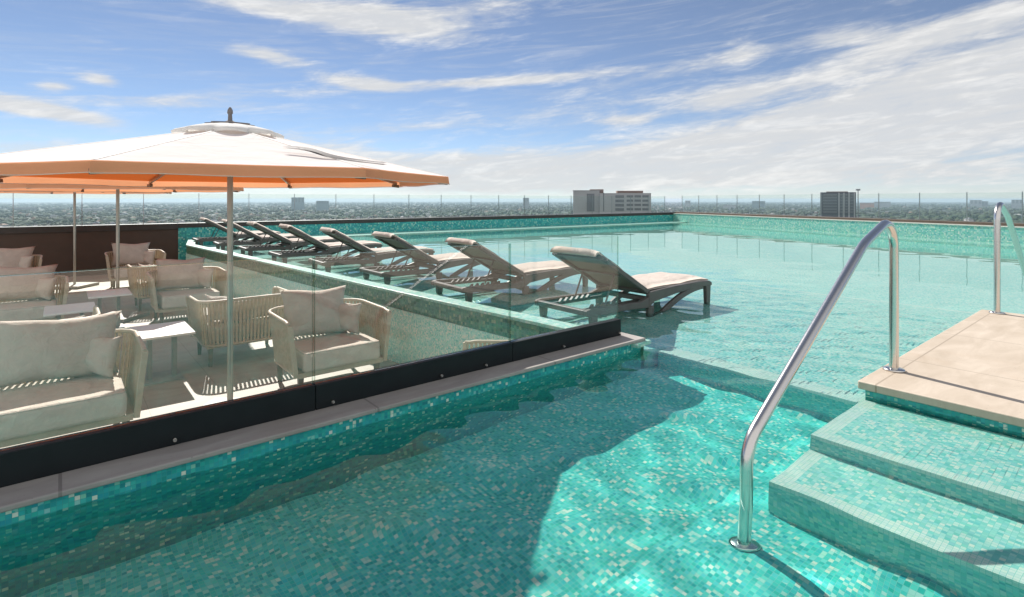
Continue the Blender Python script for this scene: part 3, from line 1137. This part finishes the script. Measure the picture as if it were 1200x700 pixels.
k = NT('city foliage')
o = k.obj()
f = k.noise(o, .035, 4, .6)
f3 = k.noise(o, .5, 3, .6)
c = k.ramp(f, [(.3, (.018, .036, .016)), (.5, (.033, .056, .022)), (.7, (.055, .074, .032))])
c = k.mix(.6, c, k.ramp(f3, [(.35, (.25, .25, .25)), (.65, (.75, .75, .75))]), 'OVERLAY')
M['tree'] = k.end(k.pbr(c, .9))
def ico():
    bm = bmesh.new()
    bmesh.ops.create_icosphere(bm, subdivisions=2, radius=1)
    v = np.array([x.co[:] for x in bm.verts]); f = np.array([[x.index for x in q.verts] for q in bm.faces])
    bm.free()
    return v, f
iv, iff = ico()
NTREE = 11000
VV, FFc = [], []
for i in range(NTREE):
    u = RNG.uniform()
    rr = 900*(9000/900)**(u**.9)
    az = RNG.uniform(-R(50), R(50))
    x, y = rr*math.sin(az), rr*math.cos(az)
    w_ = RNG.uniform(3.5, 9)*(1 + rr/9000*1.2); h_ = RNG.uniform(3, 7.0)
    v = iv*(1 + .28*RNG.normal(size=(len(iv), 1)).clip(-1.5, 1.5))*np.array([w_, w_*RNG.uniform(.8, 1.3), h_])
    v = v + np.array([x, y, h_*.8])
    VV.append(v); FFc.append(iff + i*len(iv))
VV = np.concatenate(VV); FFc = np.concatenate(FFc)
me = bpy.data.meshes.new('woods')
me.vertices.add(len(VV)); me.vertices.foreach_set('co', VV.ravel())
me.loops.add(FFc.size); me.loops.foreach_set('vertex_index', FFc.ravel().astype(np.int32))
me.polygons.add(len(FFc)); me.polygons.foreach_set('loop_start', np.arange(0, FFc.size, 3, dtype=np.int32))
me.update(calc_edges=True)
me.materials.append(M['tree'])
wo = bpy.data.objects.new('woods', me)
C.objects.link(wo)
wo.location = (0, 0, GZ)
tag(wo, 'dark green tree cover of the city plain out to the horizon', 'woods', kind='stuff')

# houses of the plain
wallm = [surf('house wall white', (.46, .45, .43), .8, .08, .3), surf('house wall cream', (.38, .34, .29), .8, .08, .3), surf('house wall grey', (.26, .26, .27), .8, .08, .3), surf('house wall pink', (.34, .23, .18), .8, .08, .3)]
roofm = [surf('roof pale', (.34, .335, .33), .8, .1, .3), surf('roof tile', (.22, .13, .09), .8, .1, .3), surf('roof grey', (.16, .16, .17), .8, .1, .3)]
hp = []
for wi in range(4):
    for ri in range(3):
        L_, W_, h = 13.0, 9.0, 5.0
        mb = MB()
        mb.box(-L_/2, L_/2, -W_/2, W_/2, 0, h)
        mb.mi = 1
        e, rz_ = .6, 2.6
        mb.add([(-L_/2-e, -W_/2-e, h), (L_/2+e, -W_/2-e, h), (L_/2+e, W_/2+e, h), (-L_/2-e, W_/2+e, h), (-L_/2+3.5, 0, h+rz_), (L_/2-3.5, 0, h+rz_)],
               [(0, 1, 5, 4), (2, 3, 4, 5), (1, 2, 5), (3, 0, 4), (0, 3, 2, 1)])
        ob = mb.build('house', [wallm[wi], roofm[ri]])
        hp.append(ob)
hl = []
for i in range(284):
    src = hp[i] if i < 12 else hp[random.randrange(12)]
    o = src if i < 12 else src.copy()
    if i >= 12:
        C.objects.link(o)
    u = random.random()
    dd = 1050*(4200/1050)**(u**1.2)
    az = R(random.uniform(-46, -12)) if random.random() < .6 else R(random.uniform(-14, 47))
    o.location = (dd*math.sin(az), dd*math.cos(az), GZ + 3.5)
    o.rotation_euler = (0, 0, random.uniform(0, 6.28))
    sc = random.uniform(.5, 1.0)*(1+dd/8000)
    o.scale = (sc, sc, random.uniform(.9, 1.5))
    tag(o, 'small pale house among the trees of the distant plain', 'house', 'houses on the distant plain')

# larger buildings
bw = {'white': surf('tower white render', (.40, .40, .41), .7, .06, .1), 'grey': surf('tower grey render', (.25, .265, .28), .7, .06, .1),
      'dark': surf('tower dark cladding', (.06, .075, .09), .4, .1, .1), 'teal': surf('tower blue grey', (.22, .29, .32), .7, .06, .1),
      'brown': surf('tower brown roof', (.20, .13, .10), .8, .1, .1), 'orange': surf('tower orange render', (.55, .25, .14), .8, .1, .1)}
k = NT('tower window glass')
M['win'] = k.end(k.pbr((.14, .15, .165), .35))
def at(u, dist):
    x = (u-600)/640
    return Vector((x*dist, dist, GZ))
def zz(v, dist):
    return 1.1 + (234-v)/640*dist - GZ
def block(name, label, u0, u1, vtop, dist, mat, rows, cols, roof=None, depth=.6, win=.62, rz=0.0, dv=None):
    c_ = at((u0+u1)/2, dist)
    w = (u1-u0)/640*dist
    h = zz(vtop, dist)
    t = thing(name, label, 'building', c_, -math.atan2(c_.x, c_.y) + rz)
    mb = MB(); mb.box(-w/2, w/2, 0, w*depth, 0, h)
    mb.build('wall', bw[mat], t)
    if roof:
        mb = MB(); mb.box(-w*.3, w*.34, w*depth*.2, w*depth*.8, h, h + roof)
        mb.build('roof', bw['brown'], t)
    fh = (dv or 3.6)
    for r_ in range(rows):
        z1 = h - 1.6 - r_*fh
        for c in range(cols):
            x0 = -w/2 + w*(c + .5 - win/2)/cols
            mb = MB(); mb.box(x0, x0 + w*win/cols, -.12, .1, z1-fh*.58, z1)
            mb.build('window', M['win'], t)
    return t
# white block
D = 450
t = thing('office_building', 'big white office block rising above the far corner of the pool', 'building', at(716, D), -math.atan2((716-600)/640, 1) + R(4))
px = D/640
mb = MB(); mb.box(-44*px, -13*px, 4, 30, 0, zz(223.5, D)); mb.build('wall', bw['white'], t)
mb = MB(); mb.box(-13*px, 46*px, 0, 30, 0, zz(226.5, D)); mb.build('wall', bw['white'], t)
mb = MB(); mb.box(-24*px, -8*px, 8, 22, zz(226.5, D), zz(221.8, D)); mb.build('roof', bw['brown'], t)
mb = MB(); mb.box(8*px, 38*px, 6, 20, zz(226.5, D), zz(223.6, D)); mb.build('roof', bw['brown'], t)
mb = MB(); mb.box(-44.5*px, -12*px, 3.6, 30.4, zz(223.5, D), zz(223.0, D)); mb.build('roof', bw['white'], t)
for (u0, u1, v0, v1) in [(-28, -19, 227, 248), (-9, -8, 226, 248)] + [(5, 15, 229+5*i, 232.2+5*i) for i in range(4)] + [(18+9*j, 25.5+9*j, 229+5*i, 231.6+5*i) for i in range(4) for j in range(3)]:
    yb = 4 if u1 < -13 else 0
    mb = MB(); mb.box(u0*px, u1*px, yb-.15, yb+.2, zz(v1, D), zz(v0, D)); mb.build('window', M['win'], t)
# dark tower with pale fins
D = 700; px = D/640
t = thing('apartment_tower', 'dark glass tower with pale vertical fins, right of the pool corner', 'building', at(982, D), -math.atan2((982-600)/640, 1))
mb = MB(); mb.box(-18*px, 18*px, 0, 30, 0, zz(225.5, D)); mb.build('wall', bw['dark'], t)
mb = MB(); mb.box(-12*px, 10*px, 6, 22, zz(225.5, D), zz(224.5, D)); mb.build('roof', bw['brown'], t)
for x in (-17.4, 1, 6, 11, 16.4):
    mb = MB(); mb.box((x-.7)*px, (x+.7)*px, -.5, -.01, 0, zz(226, D)); mb.build('fin', bw['grey' if x < 0 else 'white'], t)
for i in range(7):
    for x0, x1 in ((-15, -1), (2.2, 4.8), (7.2, 9.8), (12.2, 15.2)):
        z1 = zz(227.5+3.4*i, D)
        mb = MB(); mb.box(x0*px, x1*px, -.2, .1, z1-1.9, z1); mb.build('window', M['win'], t)
t = thing('light_mast', 'thin tall mast with a wide head beside the dark tower', 'mast', at(1005.5, 720))
mb = MB(); mb.tube([(0, 0, 0), (0, 0, zz(223, 720))], [.9, .55], 8); mb.build('pole', bw['grey'], t)
mb = MB(); mb.box(-2.6, 2.6, -.8, .8, zz(223.6, 720), zz(221.6, 720)); mb.build('head', bw['grey'], t)

block('office_tower', 'blue-grey slab building far off, right of the large umbrella tip', 342, 356, 231.5, 2600, 'teal', 6, 4, None, .6)
block('office_tower', 'low wide blue-grey building on the horizon beside the taller slab', 371, 385, 235.6, 2500, 'teal', 3, 5)
block('office_tower', 'small far tower on the horizon left of the big white block', 613, 620, 232.0, 3000, 'grey', 5, 2)
block('office_building', 'wide dark mid-rise between the white block and the dark tower', 882, 896, 235.8, 3200, 'teal', 4, 6)
block('office_tower', 'pale far tower just right of the big white block', 803, 809, 235.2, 3500, 'white', 5, 2)
block('office_building', 'long low white building with orange end right of the dark tower', 1026, 1042, 236.6, 3600, 'white', 2, 8)
block('office_building', 'low orange-brown building right beside the dark tower', 1009, 1023, 238.0, 3300, 'orange', 2, 6)
block('apartment_tower', 'pair of white apartment slabs left of the far handrail, left one', 1138, 1149, 234.6, 3800, 'white', 7, 3)
block('apartment_tower', 'grey apartment slab close beside the white one left of the far handrail', 1151, 1157, 236.0, 3800, 'grey', 6, 2)
block('apartment_tower', 'white apartment block at the right picture edge behind the handrail', 1187, 1197, 234.2, 3400, 'white', 6, 3)
block('office_building', 'low white hall on the plain between white block and dark tower', 848, 862, 240.2, 3000, 'white', 1, 6)
block('office_building', 'flat grey hall on the plain far left under the umbrellas', 20, 40, 243.0, 2600, 'grey', 1, 8)
block('office_building', 'flat white hall on the plain between the two left umbrella poles', 100, 118, 244.5, 2300, 'white', 1, 7)

# ------------------------------------------------------------------ haze
hz = NT('haze')
vol = hz.n('ShaderNodeVolumePrincipled')
vol.inputs['Color'].default_value = (.66, .82, .97, 1)
vol.inputs['Density'].default_value = 1.0e-4
vol.inputs['Anisotropy'].default_value = .2
hz.l(vol.outputs[0], hz.out.inputs['Volume'])
mb = MB(); mb.box(-15500, 15500, -15500, 15500, GZ-1, 14)
h = mb.build('haze', hz.m)
tag(h, 'pale blue air over the distant city', 'haze', kind='stuff')

# ------------------------------------------------------------------ light, sky, camera
sun_h = Vector((-.49, .87)).normalized()
EL = R(39)
tosun = Vector((sun_h.x*math.cos(EL), sun_h.y*math.cos(EL), math.sin(EL)))
Lt = bpy.data.lights.new('sun', 'SUN')
Lt.energy = 4.2
Lt.angle = R(.53)
Lt.color = (1.0, .955, .89)
Lt.cycles.is_caustics_light = True
lo = bpy.data.objects.new('sun', Lt)
C.objects.link(lo)
lo.rotation_euler = (-tosun).to_track_quat('-Z', 'Y').to_euler()
for o in UNDERWATER:
    o.cycles.is_caustics_receiver = True
for o in bpy.data.objects:                            # copies of legs and rails share the flag
    if o.name.split('.')[0] in ('leg', 'side_rail') and o.parent and o.parent.name.startswith('sun_lounger'):
        o.cycles.is_caustics_receiver = True

wd = bpy.data.worlds.new('World')
S.world = wd
wd.use_nodes = True
nt = wd.node_tree
nt.nodes.clear()
class WN(NT):
    def __init__(self, tree):
        self.t = tree
k = WN(nt)
out = k.n('ShaderNodeOutputWorld')
bg = k.n('ShaderNodeBackground')
sky = k.n('ShaderNodeTexSky')
sky.sky_type = 'NISHITA'
sky.sun_disc = False
sky.sun_elevation = EL
sky.sun_rotation = math.atan2(sun_h.x, sun_h.y)
sky.altitude = 2500
sky.air_density = .85
sky.dust_density = .05
sky.ozone_density = 2.2
dirv = k.n('ShaderNodeTexCoord').outputs['Generated']
sp = k.n('ShaderNodeSeparateXYZ')
k.l(dirv, sp.inputs[0])
az = k.math('ARCTAN2', sp.outputs[0], sp.outputs[1])
el = k.math('ARCSINE', sp.outputs[2])
clouds = [  # centre and radii as seen from the roof (pixels at 640 px focal length), tilt, strength
    (1160, 88, 260, 30, 13, 1.0), (1000, 140, 230, 36, 12, 1.0), (800, 182, 250, 28, 7, 1.0), (1150, 150, 200, 34, 3, .8), (1100, 205, 260, 22, 0, .7),
    (640, 205, 170, 18, 3, .75), (560, 190, 70, 16, 5, .6), (330, 10, 180, 13, -5, 1.0), (460, 20, 90, 14, -4, .9), (575, 8, 70, 12, 5, .6),
    (425, 97, 52, 8, -4, 1.0), (590, 96, 95, 5, 3, .7), (315, 65, 44, 8, -5, 1.0), (118, 93, 24, 6, -3, 1.0), (64, 101, 22, 5, 3, .9),
    (60, 131, 95, 9, -6, 1.0), (30, 127, 60, 6, -3, .8), (210, 122, 160, 6, 2, .55), (300, 112, 120, 6, 6, .5), (150, 60, 140, 6, -6, .35),
    (1085, 40, 110, 15, 9, .9), (990, 43, 44, 9, 0, .8), (868, 56, 18, 22, 60, .45), (800, 82, 120, 7, 8, .55), (640, 90, 170, 7, 4, .45),
    (60, 178, 130, 16, 0, .75), (400, 178, 110, 14, -6, .7), (500, 205, 120, 14, 0, .7), (733, 141, 32, 6, 2, .8), (845, 116, 50, 12, 8, .55),
    (700, 125, 230, 14, 6, .45), (1170, 20, 80, 10, 6, .6), (930, 100, 120, 10, 8, .45), (460, 150, 90, 5, 3, .35)]
tot = None
for (u, v, ru, rv, tl, st) in clouds:
    x, z = (u-600)/640, (234-v)/640
    a0, e0_ = math.atan(x), math.atan2(z, math.hypot(1, x))
    sa = 1/(640*(1+x*x)); se = 1/(640*math.sqrt(1+x*x))
    da = k.math('SUBTRACT', az, a0); de = k.math('SUBTRACT', el, e0_)
    ct, sn = math.cos(R(tl)), math.sin(R(tl))
    p = k.math('ADD', k.math('MULTIPLY', da, ct/(ru*sa)), k.math('MULTIPLY', de, sn/(ru*se)))
    q = k.math('ADD', k.math('MULTIPLY', da, -sn/(rv*sa)), k.math('MULTIPLY', de, ct/(rv*se)))
    r2 = k.math('ADD', k.math('MULTIPLY', p, p), k.math('MULTIPLY', q, q))
    g = k.math('MULTIPLY', k.math('EXPONENT', k.math('MULTIPLY', r2, -.75)), st)
    tot = g if tot is None else k.math('ADD', tot, g)
tot = k.math('MINIMUM', tot, 1.25)
cv = k.n('ShaderNodeCombineXYZ')
k.l(k.math('MULTIPLY', az, 3.0), cv.inputs[0])
k.l(k.math('SUBTRACT', k.math('MULTIPLY', el, 15.0), k.math('MULTIPLY', az, 1.6)), cv.inputs[1])
n1 = k.noise(cv.outputs[0], 2.2, 9, .62, .9)
n2 = k.noise(cv.outputs[0], 9.0, 6, .65, .5)
nn = k.math('ADD', k.math('MULTIPLY', k.math('SUBTRACT', n1, .5), 1.25), k.math('MULTIPLY', k.math('SUBTRACT', n2, .5), .6))
dens = k.math('ADD', k.math('MULTIPLY', tot, .86), nn)
mr = k.n('ShaderNodeMapRange', interpolation_type='SMOOTHSTEP')
k.l(dens, mr.inputs[0])
mr.inputs[1].default_value = .10
mr.inputs[2].default_value = .95
wisp = k.n('ShaderNodeCombineXYZ')
k.l(k.math('ADD', k.math('MULTIPLY', az, 2.0), k.math('MULTIPLY', el, 1.5)), wisp.inputs[0])
k.l(k.math('SUBTRACT', k.math('MULTIPLY', el, 26.0), k.math('MULTIPLY', az, 2.2)), wisp.inputs[1])
wv = k.noise(wisp.outputs[0], 1.7, 8, .66, 1.6)
thin = k.n('ShaderNodeMapRange', interpolation_type='SMOOTHSTEP')
k.l(wv, thin.inputs[0])
thin.inputs[1].default_value = .44
thin.inputs[2].default_value = .80
mask = k.math('ADD', k.math('MULTIPLY', mr.outputs[0], .80), k.math('ADD', .10, k.math('MULTIPLY', thin.outputs[0], .26)), clamp=True)
mask = k.math('MINIMUM', mask, .95)
# clouds thicken towards the horizon all round
hor = k.math('EXPONENT', k.math('MULTIPLY', k.math('MAXIMUM', el, 0.0), -15.0))
mask = k.math('MAXIMUM', mask, k.math('MULTIPLY', hor, k.math('ADD', .62, k.math('MULTIPLY', nn, .35)), clamp=True))
CW = 6.5
shade = k.ramp(k.math('ADD', .5, nn), [(.2, (.98*CW, 1.01*CW, 1.05*CW)), (.5, (1.04*CW, 1.05*CW, 1.06*CW)), (.85, (1.4*CW, 1.38*CW, 1.34*CW))])
skyc = k.mix(1.0, sky.outputs[0], (1.0, 1.0, 1.0), 'MULTIPLY')
colr = k.mix(mask, skyc, shade)
# bright cloud bank added out of view behind the photographer, to fill the shade
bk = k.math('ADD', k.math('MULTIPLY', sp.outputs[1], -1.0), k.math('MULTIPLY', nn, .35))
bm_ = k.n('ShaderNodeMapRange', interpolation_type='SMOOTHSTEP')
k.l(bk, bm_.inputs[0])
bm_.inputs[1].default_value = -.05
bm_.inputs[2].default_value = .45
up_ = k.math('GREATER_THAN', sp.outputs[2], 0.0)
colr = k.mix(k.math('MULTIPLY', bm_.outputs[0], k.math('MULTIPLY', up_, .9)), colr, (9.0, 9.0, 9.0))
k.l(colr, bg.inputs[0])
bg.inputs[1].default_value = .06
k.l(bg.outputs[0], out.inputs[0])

cam = bpy.data.cameras.new('camera')
co_ = bpy.data.objects.new('camera', cam)
C.objects.link(co_)
co_.location = (0, 0, 1.1)
co_.rotation_euler = (R(90), 0, 0)
cam.sensor_width = 36
cam.lens = 36*640/1200
cam.shift_y = -(350-234)/1200
cam.clip_start = .05
cam.clip_end = 60000
S.camera = co_

S.view_settings.view_transform = 'Standard'
S.view_settings.look = 'None'
S.view_settings.exposure = .85
S.view_settings.gamma = 1
cy = S.cycles
cy.use_denoising = True
cy.max_bounces = 12
cy.transparent_max_bounces = 24
cy.transmission_bounces = 8
cy.glossy_bounces = 5
cy.diffuse_bounces = 4
cy.volume_bounces = 0
cy.caustics_reflective = False
cy.caustics_refractive = True
cy.sample_clamp_indirect = 4
cy.blur_glossy = .3
